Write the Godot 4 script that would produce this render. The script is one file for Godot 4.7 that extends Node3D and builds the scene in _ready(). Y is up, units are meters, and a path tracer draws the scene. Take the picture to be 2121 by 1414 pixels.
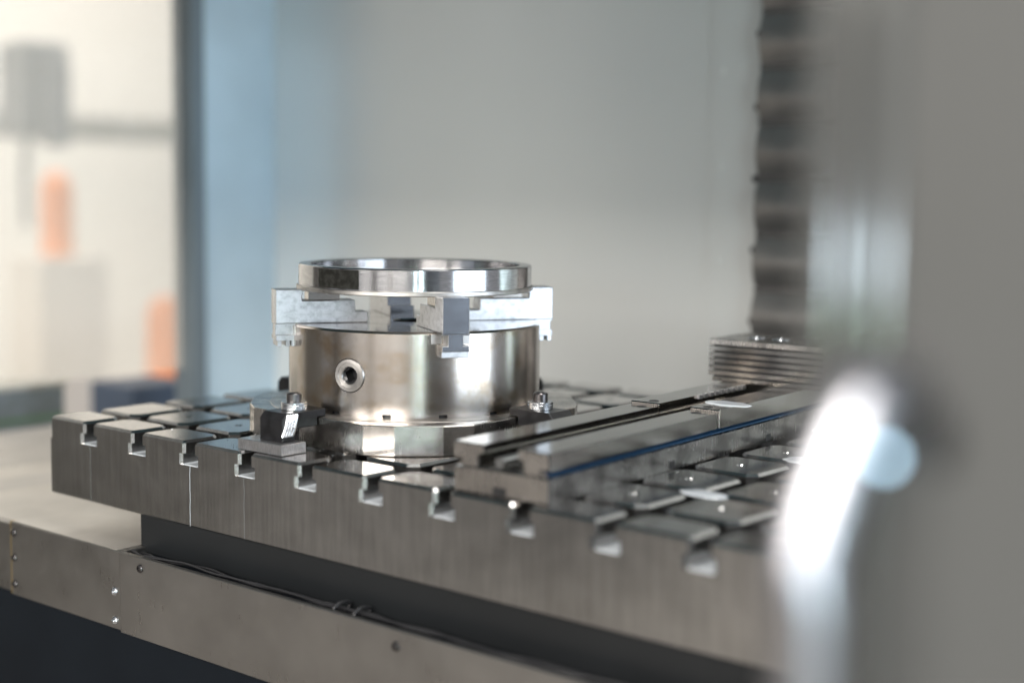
extends Node3D

# Lengths of the machine parts are given in slot pitches of the table (80 mm); S turns them into metres.
# Origin: near left corner of the table top, x along its front, y up, z towards the front.
const S := 0.08
const ORIGIN := Vector3(0, 1.05, 0)
const CHUCK := Vector3(4.036, 0, -2.567)
const PITCH := 1.0
const ROW := 1.03
const FIRST := 0.752
const DEPTH0 := 0.5685
const SLOT := 0.174
const THICK := 1.008

var taken := {}
var mats := {}
var rng := RandomNumberGenerator.new()


# ---------------------------------------------------------------- mesh builder
class Shape:
	var v := PackedVector3Array()
	var n := PackedVector3Array()
	var t := PackedVector2Array()
	var f := Transform3D()

	func tri(a: Vector3, b: Vector3, c: Vector3, na: Vector3, nb: Vector3, nc: Vector3, ta := Vector2.ZERO, tb := Vector2.ZERO, tc := Vector2.ZERO) -> void:
		var face := (b - a).cross(c - a)
		if face.dot(na + nb + nc) > 0.0:
			var s := b
			b = c
			c = s
			s = nb
			nb = nc
			nc = s
			var u := tb
			tb = tc
			tc = u
		for p in [a, b, c]:
			v.append(f * p * 0.08)
		for q in [na, nb, nc]:
			n.append((f.basis * q).normalized())
		t.append(ta)
		t.append(tb)
		t.append(tc)

	func quad(a: Vector3, b: Vector3, c: Vector3, d: Vector3, out: Vector3) -> void:
		var m := (b - a).cross(d - a).normalized()
		if m.dot(out) < 0:
			m = -m
		var w := (b - a).length()
		var h := (d - a).length()
		tri(a, b, c, m, m, m, Vector2(0, 0), Vector2(w, 0), Vector2(w, h))
		tri(a, c, d, m, m, m, Vector2(0, 0), Vector2(w, h), Vector2(0, h))

	# a polygon in x,z pushed up from y0 to y1; bevel b on the top edge, c on the bottom edge
	func prism(poly: PackedVector2Array, y0: float, y1: float, b := 0.0, c := 0.0, bottom := true, hole := 0.0, at := Vector2.ZERO) -> void:
		if not Geometry2D.is_polygon_clockwise(poly):
			poly = poly.duplicate()
			poly.reverse()
		var k := poly.size()
		var top := inset(poly, b) if b > 0 else poly
		var low := inset(poly, c) if c > 0 else poly
		for i in k:
			var p := poly[i]
			var q := poly[(i + 1) % k]
			var side := Vector3(-(q.y - p.y), 0, q.x - p.x).normalized()
			side = outward(poly, i)
			quad(Vector3(p.x, y0 + c, p.y), Vector3(q.x, y0 + c, q.y), Vector3(q.x, y1 - b, q.y), Vector3(p.x, y1 - b, p.y), side)
			if b > 0:
				var r := top[i]
				var s := top[(i + 1) % k]
				quad(Vector3(p.x, y1 - b, p.y), Vector3(q.x, y1 - b, q.y), Vector3(s.x, y1, s.y), Vector3(r.x, y1, r.y), side + Vector3.UP)
			if c > 0:
				var r2 := low[i]
				var s2 := low[(i + 1) % k]
				quad(Vector3(p.x, y0 + c, p.y), Vector3(q.x, y0 + c, q.y), Vector3(s2.x, y0, s2.y), Vector3(r2.x, y0, r2.y), side + Vector3.DOWN)
		if hole > 0.0:
			ring_cap(top, y1, hole, at)
		else:
			cap(top, y1, Vector3.UP)
		if bottom:
			cap(low, y0, Vector3.DOWN)

	func outward(poly: PackedVector2Array, i: int) -> Vector3:
		var p := poly[i]
		var q := poly[(i + 1) % poly.size()]
		var d := (q - p).normalized()
		var m := Vector2(d.y, -d.x)
		var mid := (p + q) / 2 + m * 1e-4
		if Geometry2D.is_point_in_polygon(mid, poly):
			m = -m
		return Vector3(m.x, 0, m.y)

	func inset(poly: PackedVector2Array, b: float) -> PackedVector2Array:
		var k := poly.size()
		var out := PackedVector2Array()
		for i in k:
			var m0 := outward(poly, (i + k - 1) % k)
			var m1 := outward(poly, i)
			var a := Vector2(m0.x, m0.z)
			var c := Vector2(m1.x, m1.z)
			out.append(poly[i] - (a + c) * (b / maxf(0.2, 1.0 + a.dot(c))))
		return out

	func cap(poly: PackedVector2Array, y: float, up: Vector3) -> void:
		var ids := Geometry2D.triangulate_polygon(poly)
		for i in range(0, ids.size(), 3):
			var p := [poly[ids[i]], poly[ids[i + 1]], poly[ids[i + 2]]]
			tri(Vector3(p[0].x, y, p[0].y), Vector3(p[1].x, y, p[1].y), Vector3(p[2].x, y, p[2].y), up, up, up, p[0], p[1], p[2])

	# a flat top with a countersunk round hole
	func ring_cap(poly: PackedVector2Array, y: float, r: float, at: Vector2) -> void:
		var angles := []
		for p in poly:
			angles.append(fposmod((p - at).angle(), TAU))
		for i in 20:
			angles.append(TAU * i / 20.0 + 0.0123)
		angles.sort()
		var k := angles.size()
		for i in k:
			var a: float = angles[i]
			var b: float = angles[(i + 1) % k]
			var oa := hit(poly, at, a)
			var ob := hit(poly, at, b)
			var da := Vector2.from_angle(a)
			var db := Vector2.from_angle(b)
			quad(V(oa, y), V(ob, y), V(at + db * r, y), V(at + da * r, y), Vector3.UP)
			var inner := r * 0.72
			quad(V(at + da * r, y), V(at + db * r, y), V(at + db * inner, y - r * 0.3), V(at + da * inner, y - r * 0.3), Vector3(-da.x, 1, -da.y))
			quad(V(at + da * inner, y - r * 0.3), V(at + db * inner, y - r * 0.3), V(at + db * inner, y - 0.14), V(at + da * inner, y - 0.14), Vector3(-da.x, 0, -da.y))
			tri(V(at + da * inner, y - 0.139), V(at + db * inner, y - 0.139), V(at, y - 0.139), Vector3.UP, Vector3.UP, Vector3.UP)

	func V(p: Vector2, y: float) -> Vector3:
		return Vector3(p.x, y, p.y)

	func hit(poly: PackedVector2Array, at: Vector2, a: float) -> Vector2:
		var far := at + Vector2.from_angle(a) * 50.0
		var best := at
		for i in poly.size():
			var h = Geometry2D.segment_intersects_segment(at, far, poly[i], poly[(i + 1) % poly.size()])
			if h != null and (best == at or at.distance_to(h) > at.distance_to(best)):
				best = h
		return best

	func box(lo: Vector3, hi: Vector3, b := 0.0) -> void:
		prism(PackedVector2Array([Vector2(lo.x, lo.z), Vector2(hi.x, lo.z), Vector2(hi.x, hi.z), Vector2(lo.x, hi.z)]), lo.y, hi.y, b, b)

	# a profile of (radius, height) turned round the y axis; creases where the profile bends by more than 30 degrees
	func lathe(profile: Array, k := 96, from := 0.0, to := TAU) -> void:
		var whole := 0.0
		var m := profile.size() - 1
		var seg := []
		for i in m:
			var d: Vector2 = profile[i + 1] - profile[i]
			seg.append(Vector2(d.y, -d.x).normalized())
		for i in m:
			var a: Vector2 = profile[i]
			var b: Vector2 = profile[i + 1]
			var na: Vector2 = seg[i]
			var nb: Vector2 = seg[i]
			if i > 0 and seg[i].dot(seg[i - 1]) > 0.866:
				na = (seg[i] + seg[i - 1]).normalized()
			if i < m - 1 and seg[i].dot(seg[i + 1]) > 0.866:
				nb = (seg[i] + seg[i + 1]).normalized()
			var l := a.distance_to(b)
			for j in k:
				var p := from + (to - from) * j / k
				var q := from + (to - from) * (j + 1) / k
				var d0 := Vector3(cos(p), 0, sin(p))
				var d1 := Vector3(cos(q), 0, sin(q))
				var up := Vector3.UP
				var A := d0 * a.x + up * a.y
				var B := d1 * a.x + up * a.y
				var C := d1 * b.x + up * b.y
				var D := d0 * b.x + up * b.y
				var n0a := d0 * na.x + up * na.y
				var n1a := d1 * na.x + up * na.y
				var n0b := d0 * nb.x + up * nb.y
				var n1b := d1 * nb.x + up * nb.y
				var u0 := Vector2(whole, p * 2.0)
				var u1 := Vector2(whole, q * 2.0)
				var u2 := Vector2(whole + l, q * 2.0)
				var u3 := Vector2(whole + l, p * 2.0)
				if a.x > 1e-5:
					tri(A, B, C, n0a, n1a, n1b, u0, u1, u2)
				if b.x > 1e-5:
					tri(A, C, D, n0a, n1b, n0b, u0, u2, u3)
			whole += l

	# a round bar along a path
	func tube(path: PackedVector3Array, r: float, k := 10, closed := true) -> void:
		var m := path.size()
		var rings := []
		var dirs := []
		var side := Vector3.UP
		for i in m:
			var d := (path[mini(i + 1, m - 1)] - path[maxi(i - 1, 0)]).normalized()
			if i == 0:
				side = d.cross(Vector3.UP if absf(d.y) < 0.9 else Vector3.RIGHT).normalized()
			side = (side - d * side.dot(d)).normalized()
			var over := d.cross(side)
			var ring := []
			var dd := []
			for j in k:
				var q := TAU * j / k
				var o := side * cos(q) + over * sin(q)
				ring.append(path[i] + o * r)
				dd.append(o)
			rings.append(ring)
			dirs.append(dd)
		for i in m - 1:
			for j in k:
				var h := (j + 1) % k
				tri(rings[i][j], rings[i][h], rings[i + 1][h], dirs[i][j], dirs[i][h], dirs[i + 1][h])
				tri(rings[i][j], rings[i + 1][h], rings[i + 1][j], dirs[i][j], dirs[i + 1][h], dirs[i + 1][j])
		if closed:
			for e in [0, m - 1]:
				var d2: Vector3 = (path[0] - path[1]).normalized() if e == 0 else (path[m - 1] - path[m - 2]).normalized()
				for j in k:
					tri(rings[e][j], rings[e][(j + 1) % k], path[e], d2, d2, d2)

	func mesh() -> ArrayMesh:
		var a := []
		a.resize(Mesh.ARRAY_MAX)
		a[Mesh.ARRAY_VERTEX] = v
		a[Mesh.ARRAY_NORMAL] = n
		a[Mesh.ARRAY_TEX_UV] = t
		var m := ArrayMesh.new()
		m.add_surface_from_arrays(Mesh.PRIMITIVE_TRIANGLES, a)
		return m


# ---------------------------------------------------------------- scene helpers
func numbered(called: String) -> String:
	var k: int = taken.get(called, -1) + 1
	taken[called] = k
	return called if k == 0 else "%s_%03d" % [called, k]


func thing(called: String, label: String, category: String, at := Vector3.ZERO, turn := 0.0, group := "") -> Node3D:
	var o := Node3D.new()
	o.name = numbered(called)
	add_child(o, true)
	o.position = ORIGIN + at * S
	o.rotation.y = turn
	tag(o, label, category, group)
	return o


func tag(o: Node3D, label: String, category: String, group := "") -> void:
	o.set_meta("label", label)
	o.set_meta("category", category)
	if group:
		o.set_meta("group", group)


func part(called: String, s: Shape, m: Material, parent: Node3D) -> MeshInstance3D:
	var o := MeshInstance3D.new()
	o.name = called
	o.mesh = s.mesh()
	o.material_override = m
	parent.add_child(o, true)
	return o


func split_ends(b: Shape, ends: Material, rest: Material) -> ArrayMesh:
	return split(b, Vector3.RIGHT, ends, rest)


# top faces in the ground finish, flanks in the finish of the slab
func split_top(b: Shape) -> ArrayMesh:
	return split(b, Vector3.UP, mats.block, mats.table)


func split(b: Shape, way: Vector3, one: Material, other: Material) -> ArrayMesh:
	var m := ArrayMesh.new()
	for top in [true, false]:
		var q := Shape.new()
		for i in range(0, b.v.size(), 3):
			if (absf(b.n[i].dot(way)) > 0.9 and (way != Vector3.UP or b.n[i].y > 0)) == top:
				for k in 3:
					q.v.append(b.v[i + k])
					q.n.append(b.n[i + k])
					q.t.append(b.t[i + k])
		var a := []
		a.resize(Mesh.ARRAY_MAX)
		a[Mesh.ARRAY_VERTEX] = q.v
		a[Mesh.ARRAY_NORMAL] = q.n
		a[Mesh.ARRAY_TEX_UV] = q.t
		m.add_surface_from_arrays(Mesh.PRIMITIVE_TRIANGLES, a)
		m.surface_set_material(m.get_surface_count() - 1, one if top else other)
	return m


func part_mesh(called: String, mesh: Mesh, m: Material, parent: Node3D, at := Vector3.ZERO) -> MeshInstance3D:
	var o := MeshInstance3D.new()
	o.name = called
	o.mesh = mesh
	if m:
		o.material_override = m
	parent.add_child(o, true)
	o.position = at * S
	return o


func single(called: String, s: Shape, m: Material, label: String, category: String, at := Vector3.ZERO, turn := 0.0, group := "") -> MeshInstance3D:
	var o := MeshInstance3D.new()
	o.name = numbered(called)
	o.mesh = s.mesh()
	o.material_override = m
	add_child(o, true)
	o.position = ORIGIN + at * S
	o.rotation.y = turn
	tag(o, label, category, group)
	return o


func structure(called: String, s: Shape, m: Material, at := Vector3.ZERO) -> MeshInstance3D:
	var o := MeshInstance3D.new()
	o.name = numbered(called)
	o.mesh = s.mesh()
	o.material_override = m
	add_child(o, true)
	o.position = ORIGIN + at * S
	o.set_meta("kind", "structure")
	return o


func rect(x0: float, x1: float, z0: float, z1: float) -> PackedVector2Array:
	return PackedVector2Array([Vector2(x0, z0), Vector2(x1, z0), Vector2(x1, z1), Vector2(x0, z1)])


# the four corners cut by c = [x0z0, x1z0, x1z1, x0z1]
func cut_rect(x0: float, x1: float, z0: float, z1: float, c: Array) -> PackedVector2Array:
	return PackedVector2Array([
		Vector2(x0, z0 + c[0]), Vector2(x0 + c[0], z0), Vector2(x1 - c[1], z0), Vector2(x1, z0 + c[1]),
		Vector2(x1, z1 - c[2]), Vector2(x1 - c[2], z1), Vector2(x0 + c[3], z1), Vector2(x0, z1 - c[3])])


# ---------------------------------------------------------------- textures and materials
func noise(seed_: int, freq: float, octaves := 3) -> FastNoiseLite:
	var f := FastNoiseLite.new()
	f.seed = seed_
	f.noise_type = FastNoiseLite.TYPE_SIMPLEX_SMOOTH
	f.frequency = freq
	f.fractal_octaves = octaves
	return f


# grey picture that repeats: streaks along v (length against width = stretch) over soft smudges; from lo to hi
func streaks(seed_: int, size: int, width: float, stretch: float, lo: float, hi: float, smudge := 0.4, gain := 1.6) -> ImageTexture:
	var a := noise(seed_, 1.0, 3)
	var b := noise(seed_ + 7, 1.0, 4)
	var im := Image.create(size, size, false, Image.FORMAT_RGB8)
	for y in size:
		for x in size:
			var u := TAU * x / size
			var w := TAU * y / size
			# on a torus so that it repeats
			var k := size / width / TAU
			var s := a.get_noise_3d(cos(u) * k, sin(u) * k, 5.0 * sin(w) * k / stretch) * 0.5 + 0.5
			var kb := 1.1
			var m := b.get_noise_3d(cos(u) * kb + 9.0, sin(u) * kb + 2.0 * cos(w), sin(w) * kb * 1.7) * 0.5 + 0.5
			var g := clampf((lerpf(s, m, smudge) - 0.5) * gain + 0.5, 0, 1)
			g = lo + (hi - lo) * g
			im.set_pixel(x, y, Color(g, g, g))
	return ImageTexture.create_from_image(im)


# two colours mixed by blotches, with fine specks
func blotches(seed_: int, size: int, freq: float, a: Color, b: Color, bias := 0.0, specks := 0.0, speck := Color.BLACK) -> ImageTexture:
	var f := noise(seed_, freq, 5)
	var g := noise(seed_ + 3, freq * 9.0, 2)
	var r := RandomNumberGenerator.new()
	r.seed = seed_
	var im := Image.create(size, size, false, Image.FORMAT_RGB8)
	for y in size:
		for x in size:
			var m := clampf((f.get_noise_2d(absf(x - size * 0.5), absf(y - size * 0.5)) + bias) * 1.6 + 0.5, 0, 1)
			m = clampf(m + g.get_noise_2d(x, y) * 0.12, 0, 1)
			var c := a.lerp(b, m)
			if specks > 0 and r.randf() < specks:
				c = c.lerp(speck, 0.5 + 0.4 * r.randf())
			im.set_pixel(x, y, c)
	return ImageTexture.create_from_image(im)


func lin(r: float, g: float, b: float) -> Color:
	return Color(r, g, b).linear_to_srgb()


func metal(c: Color, rough: float, color_map: Texture2D = null, rough_map: Texture2D = null, scale := Vector3(4, 4, 4), metallic := 1.0) -> StandardMaterial3D:
	var m := StandardMaterial3D.new()
	m.albedo_color = c
	m.metallic = metallic
	m.roughness = rough
	if color_map:
		m.albedo_texture = color_map
	if rough_map:
		m.roughness_texture = rough_map
	if color_map or rough_map:
		m.uv1_triplanar = true
		m.uv1_world_triplanar = true
		m.uv1_scale = scale
	return m


func turned(c: Color, rough: float, aniso: float, color_map: Texture2D = null, scale := Vector3(5, 5, 5)) -> StandardMaterial3D:
	var m := metal(c, rough, color_map, null, scale)
	m.anisotropy_enabled = true
	m.anisotropy = aniso
	return m


func make_materials() -> void:
	var fine := streaks(11, 512, 3.0, 60.0, 0.72, 1.0, 0.35)
	var fine_r := streaks(23, 512, 4.0, 50.0, 0.7, 1.0, 0.5)
	var broad := streaks(31, 512, 9.0, 60.0, 0.8, 1.0, 0.4, 1.3)
	var smudge := blotches(5, 512, 0.012, Color(0.75, 0.75, 0.75), Color(1, 1, 1), 0.1, 0.002, Color(0.3, 0.3, 0.3))
	var stain := blotches(17, 512, 0.011, Color(0.88, 0.79, 0.68), Color(1, 0.98, 0.96), 0.3, 0.004, Color(0.25, 0.2, 0.17))
	var dust := blotches(41, 512, 0.02, Color(0.8, 0.78, 0.74), Color(1, 1, 1), 0.0, 0.003, Color(0.5, 0.45, 0.4))
	var scuff := blotches(83, 256, 0.05, Color(0.82, 0.82, 0.82), Color(1, 1, 1), 0.2, 0.006, Color(0.4, 0.4, 0.4))
	var soft := blotches(61, 256, 0.006, Color(0.9, 0.9, 0.9), Color(1, 1, 1))
	mats.table = metal(lin(0.55, 0.54, 0.53), 0.25, broad, fine_r, Vector3(3.1, 3.1, 3.1))
	mats.block = metal(lin(0.47, 0.455, 0.44), 0.17, soft, fine_r, Vector3(3.1, 3.1, 3.1))
	mats.chuck = turned(lin(0.43, 0.422, 0.415), 0.24, 0.55, stain, Vector3(4, 4, 4))
	mats.chuck_top = metal(lin(0.62, 0.60, 0.58), 0.10, smudge, null, Vector3(3, 3, 3))
	mats.ring = turned(lin(0.58, 0.575, 0.585), 0.18, 0.8)
	mats.ring.albedo_texture = fine
	mats.ring.uv1_scale = Vector3(5, 0.4, 1)
	mats.lip = turned(lin(0.5, 0.48, 0.46), 0.42, 0.5, smudge)
	mats.dark_reflection = metal(lin(0.022, 0.022, 0.02), 0.75, blotches(77, 256, 0.03, Color(0.7, 0.7, 0.68), Color(1, 1, 1), 0.0, 0.01, Color(3, 3, 2.8)), null, Vector3(14, 14, 14), 0.0)
	mats.dark_reflection.metallic_specular = 0.2
	mats.jaw_end = metal(lin(0.32, 0.35, 0.395), 0.17, soft, fine_r, Vector3(9, 9, 9))
	mats.jaw = metal(lin(0.52, 0.525, 0.54), 0.42, scuff, fine_r, Vector3(9, 9, 9))
	mats.plate = metal(lin(0.55, 0.52, 0.49), 0.30, smudge, fine_r, Vector3(5, 5, 5))
	mats.plate_top = turned(lin(0.55, 0.52, 0.49), 0.33, 0.7, smudge)
	mats.black_oxide = metal(lin(0.018, 0.018, 0.02), 0.3, smudge, null, Vector3(9, 9, 9), 0.4)
	mats.bolt = metal(lin(0.16, 0.15, 0.15), 0.3, smudge, null, Vector3(20, 20, 20))
	mats.zinc = metal(lin(0.72, 0.74, 0.77), 0.27, smudge, null, Vector3(20, 20, 20))
	mats.aluminium = metal(lin(0.78, 0.78, 0.80), 0.33, fine, null, Vector3(9, 9, 9))
	mats.rail = metal(lin(0.40, 0.38, 0.355), 0.17, soft, fine_r, Vector3(4, 4, 4))
	mats.rail_side = metal(lin(0.34, 0.33, 0.32), 0.3, smudge, fine_r, Vector3(4, 4, 4))
	mats.rail_end = metal(lin(0.55, 0.51, 0.47), 0.33, soft, fine_r, Vector3(4, 4, 4))
	mats.slot_blue = metal(lin(0.04, 0.12, 0.24), 0.25, null, null, Vector3.ONE, 0.8)
	mats.screw = metal(lin(0.5, 0.5, 0.5), 0.25)
	mats.black = metal(lin(0.012, 0.012, 0.013), 0.4, null, null, Vector3.ONE, 0.0)
	mats.rubber = metal(lin(0.02, 0.02, 0.022), 0.38, null, null, Vector3.ONE, 0.0)
	mats.coolant = metal(lin(0.47, 0.5, 0.53), 0.12, null, null, Vector3.ONE, 0.0)
	mats.residue = metal(lin(0.3, 0.32, 0.34), 0.4, null, null, Vector3.ONE, 0.0)
	mats.residue_wet = metal(lin(0.5, 0.53, 0.56), 0.15, null, null, Vector3.ONE, 0.0)
	mats.sheet = metal(lin(0.42, 0.405, 0.39), 0.36, soft, fine_r, Vector3(2.3, 2.3, 2.3))
	mats.sheet_top = metal(lin(0.52, 0.49, 0.45), 0.4, soft, fine_r, Vector3(2.3, 2.3, 2.3), 0.6)
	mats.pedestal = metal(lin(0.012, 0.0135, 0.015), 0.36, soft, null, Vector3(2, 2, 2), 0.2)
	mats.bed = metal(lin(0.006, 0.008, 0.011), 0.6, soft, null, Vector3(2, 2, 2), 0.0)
	mats.wall = metal(lin(0.75, 0.76, 0.745), 0.42, null, streaks(101, 512, 60.0, 9.0, 0.55, 1.0, 0.3, 0.9), Vector3(0.6, 0.35, 0.6), 0.45)
	mats.side = metal(lin(0.5, 0.63, 0.72), 0.4, soft, null, Vector3(0.7, 0.7, 0.7), 0.35)
	mats.post = metal(lin(0.15, 0.185, 0.21), 0.4, null, null, Vector3.ONE, 0.4)
	mats.bellows = metal(lin(0.36, 0.34, 0.325), 0.33, soft, null, Vector3(3, 3, 3), 0.8)
	mats.door = metal(lin(0.08, 0.08, 0.078), 0.5, null, null, Vector3(1, 1, 1), 0.0)
	mats.door.metallic_specular = 0.3
	mats.chrome = metal(lin(0.42, 0.42, 0.45), 0.3)
	mats.hall_wall = metal(lin(0.78, 0.74, 0.68), 0.8, null, null, Vector3.ONE, 0.0)
	mats.hall_floor = metal(lin(0.36, 0.34, 0.32), 0.6, dust, null, Vector3(1, 1, 1), 0.0)
	mats.orange = metal(lin(0.9, 0.3, 0.1), 0.5, null, null, Vector3.ONE, 0.0)
	mats.navy = metal(lin(0.06, 0.085, 0.13), 0.5, null, null, Vector3.ONE, 0.0)
	mats.grey_paint = metal(lin(0.2, 0.23, 0.245), 0.5, dust, null, Vector3.ONE, 0.0)
	mats.pale_paint = metal(lin(0.55, 0.54, 0.5), 0.5, dust, null, Vector3.ONE, 0.0)
	mats.green_paint = metal(lin(0.12, 0.2, 0.12), 0.5, null, null, Vector3.ONE, 0.0)
	mats.bead = metal(lin(0.13, 0.13, 0.125), 0.1, null, null, Vector3.ONE, 0.5)
	mats.teal = metal(lin(0.05, 0.125, 0.155), 0.4, null, null, Vector3.ONE, 0.2)
	mats.brown_panel = metal(lin(0.07, 0.055, 0.042), 0.5, null, null, Vector3.ONE, 0.0)
	mats.grey_dark = metal(lin(0.06, 0.058, 0.06), 0.6, null, null, Vector3.ONE, 0.0)
	mats.cabinet = metal(lin(0.74, 0.68, 0.62), 0.7, null, null, Vector3.ONE, 0.0)
	mats.rib = metal(lin(0.1, 0.092, 0.088), 0.45, null, null, Vector3.ONE, 0.3)
	mats.hoist = metal(lin(0.27, 0.265, 0.27), 0.6, soft, null, Vector3(4, 4, 4), 0.0)
	mats.haze_pane = metal(Color(0.95, 0.91, 0.85, 0.26), 0.5, null, null, Vector3.ONE, 0.0)
	mats.haze_pane.transparency = BaseMaterial3D.TRANSPARENCY_ALPHA
	mats.bed.metallic_specular = 0.2
	mats.brass = metal(lin(0.55, 0.42, 0.2), 0.4)


func glow(c: Color, energy: float) -> StandardMaterial3D:
	var m := StandardMaterial3D.new()
	m.albedo_color = Color(0.8, 0.8, 0.8)
	m.emission_enabled = true
	m.emission = c
	m.emission_energy_multiplier = energy
	return m


# ---------------------------------------------------------------- camera, light
func set_up_view() -> void:
	var c := Camera3D.new()
	c.name = "camera"
	add_child(c)
	c.position = ORIGIN + Vector3(16.3154, 2.9586, 10.4346) * S
	c.rotation = Vector3(-0.1038, 0.6894, 0.013)
	var a := CameraAttributesPhysical.new()
	a.frustum_focal_length = 50.77
	a.frustum_focus_distance = 1.345
	a.exposure_aperture = 1.8
	a.frustum_near = 0.05
	a.frustum_far = 60.0
	c.attributes = a
	c.fov = 26.6
	c.near = 0.05
	c.far = 60.0
	c.current = true
	var e := Environment.new()
	e.background_mode = Environment.BG_COLOR
	e.background_color = lin(0.40, 0.41, 0.43)
	e.tonemap_mode = Environment.TONE_MAPPER_LINEAR
	e.tonemap_exposure = 1.2
	e.sdfgi_enabled = true
	e.ssao_enabled = true
	e.ssil_enabled = true
	var w := WorldEnvironment.new()
	w.name = "environment"
	w.environment = e
	add_child(w)


# a flat lamp or window pane: a glowing sheet and an area light of the same size just in front of it
func pane(called: String, label: String, category: String, at: Vector3, toward: Vector3, size: Vector2, c: Color, shown: float, light: float, group := "") -> void:
	var t := thing(called, label, category, at, 0.0, group)
	t.basis = Basis.looking_at(toward, Vector3.UP if absf(toward.y) < 0.9 else Vector3.RIGHT)
	var s := Shape.new()
	s.box(Vector3(-size.x / 2, -size.y / 2, 0), Vector3(size.x / 2, size.y / 2, 0.25))
	part("glowing_panel", s, glow(c, shown), t)
	var r := Shape.new()
	var b := 0.5
	for k in [-1, 1]:
		r.box(Vector3(k * (size.x / 2 + b / 2) - b / 2, -size.y / 2 - b, -0.2), Vector3(k * (size.x / 2 + b / 2) + b / 2, size.y / 2 + b, 0.3))
		r.box(Vector3(-size.x / 2, k * (size.y / 2 + b / 2) - b / 2, -0.2), Vector3(size.x / 2, k * (size.y / 2 + b / 2) + b / 2, 0.3))
	part("frame", r, mats.grey_paint, t)
	if light > 0:
		var l := AreaLight3D.new()
		l.name = "lamp_light"
		l.area_size = size * S
		l.light_color = c
		l.light_energy = light
		l.area_normalize_energy = true
		l.shadow_enabled = true
		l.area_range = 30.0
		t.add_child(l, true)
		l.position = Vector3(0, 0, -0.03)


func lights() -> void:
	# the hall door of glass to the right of the machine: sky above, greenery below
	pane("hall_window", "tall hall window full of pale blue daylight", "window", Vector3(52, 4, -8.5), Vector3(-1, -0.02, 0.05), Vector2(28, 24), lin(0.74, 0.87, 1.0), 1.5, 8.0)
	pane("added_hall_lamp", "long unseen lamp added to brighten the cream hall wall", "lamp", Vector3(-55, 34, -30), Vector3(-0.5, -1, 0), Vector2(60, 5), lin(1.0, 0.95, 0.87), 4.0, 13.0)  # added above the view so that the hall wall looks bright
	pane("machine_lamp", "slim work lamp under the roof of the machine", "lamp", Vector3(9.5, 10.6, 0.5), Vector3(-0.35, -1, -0.3), Vector2(6, 0.8), lin(1.0, 0.97, 0.93), 4.0, 0.35)
	pane("added_front_lamp", "wide warm lamp added out of view in front of the machine", "lamp", Vector3(18, 22, 60), Vector3(-0.2, -0.25, -1), Vector2(56, 19), lin(1.0, 0.955, 0.89), 1.2, 42.0)  # unseen lamp added to brighten the lower back wall
	pane("hall_gate_window", "wide glazed strip of a hall gate full of pale daylight", "window", Vector3(93, -1.5, 64), Vector3(-0.8, 0, -0.6), Vector2(40, 5), lin(0.74, 0.88, 1.0), 42.0, 5.0)
	pane("hall_gate_window", "lower gate window full of green leaves outside", "window", Vector3(93, -7, 64), Vector3(-0.8, 0, -0.6), Vector2(40, 5), lin(0.42, 0.75, 0.5), 14.0, 0.0)


# ---------------------------------------------------------------- setting
func setting() -> void:
	var s := Shape.new()
	s.box(Vector3(-120, -13.6, -80), Vector3(90, -13.1, 110))
	structure("hall_floor", s, mats.hall_floor)
	s = Shape.new()
	s.box(Vector3(-82, -13, -80), Vector3(-80, 60, 60))
	structure("hall_wall", s, mats.hall_wall)
	# enclosure
	s = Shape.new()
	s.box(Vector3(-8.4, -5, -11.3), Vector3(14, 11.2, -10.8))
	structure("enclosure_back_wall", s, mats.wall)
	s = Shape.new()
	s.box(Vector3(3.17, -5, -10.79), Vector3(14, 11.2, -10.74), 0.015)
	for q in 9:
		s.tube(PackedVector3Array([Vector3(3.35, -3.0 + 1.6 * q, -10.75), Vector3(3.35, -3.0 + 1.6 * q, -10.70)]), 0.06, 12)
	structure("enclosure_wall_panel", s, mats.wall)
	s = Shape.new()
	s.box(Vector3(-8.4, -5, -10.8), Vector3(-8.0, 11.2, -8.78))
	structure("enclosure_side_wall", s, mats.side)
	s = Shape.new()
	s.box(Vector3(-8.5, -5, -8.78), Vector3(-7.85, 11.2, -8.45), 0.06)
	single("door_post", s, mats.post, "dark blue grey post between the cream opening and the pale blue panel", "post")
	s = Shape.new()
	s.box(Vector3(-8.5, 11.2, -11.6), Vector3(14, 11.6, 3))
	structure("enclosure_ceiling", s, mats.teal)
	s = Shape.new()
	s.box(Vector3(-8.5, -5, 2.2), Vector3(-8.0, 11.2, 9.5))
	single("side_door", s, mats.brown_panel, "dark brown grey side panel of the machine", "panel")
	s = Shape.new()
	s.box(Vector3(-8.5, 4.8, 3.0), Vector3(14, 11.6, 3.6))
	structure("added_shade_beam", s, mats.teal)  # unseen beam added to keep the upper back wall in shade
	for q in [[30, 70, 5.0], [52, 44, 3.0], [8, 60, 6.0], [-20, 40, 5.0]]:
		s = Shape.new()
		s.box(Vector3(q[0] - q[2] / 2, -13.1, q[1] - q[2] / 2), Vector3(q[0] + q[2] / 2, 50, q[1] + q[2] / 2), 0.1)
		structure("added_dark_pillar", s, mats.grey_dark)  # unseen pillars added as dark stripes for the metal to reflect


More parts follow.
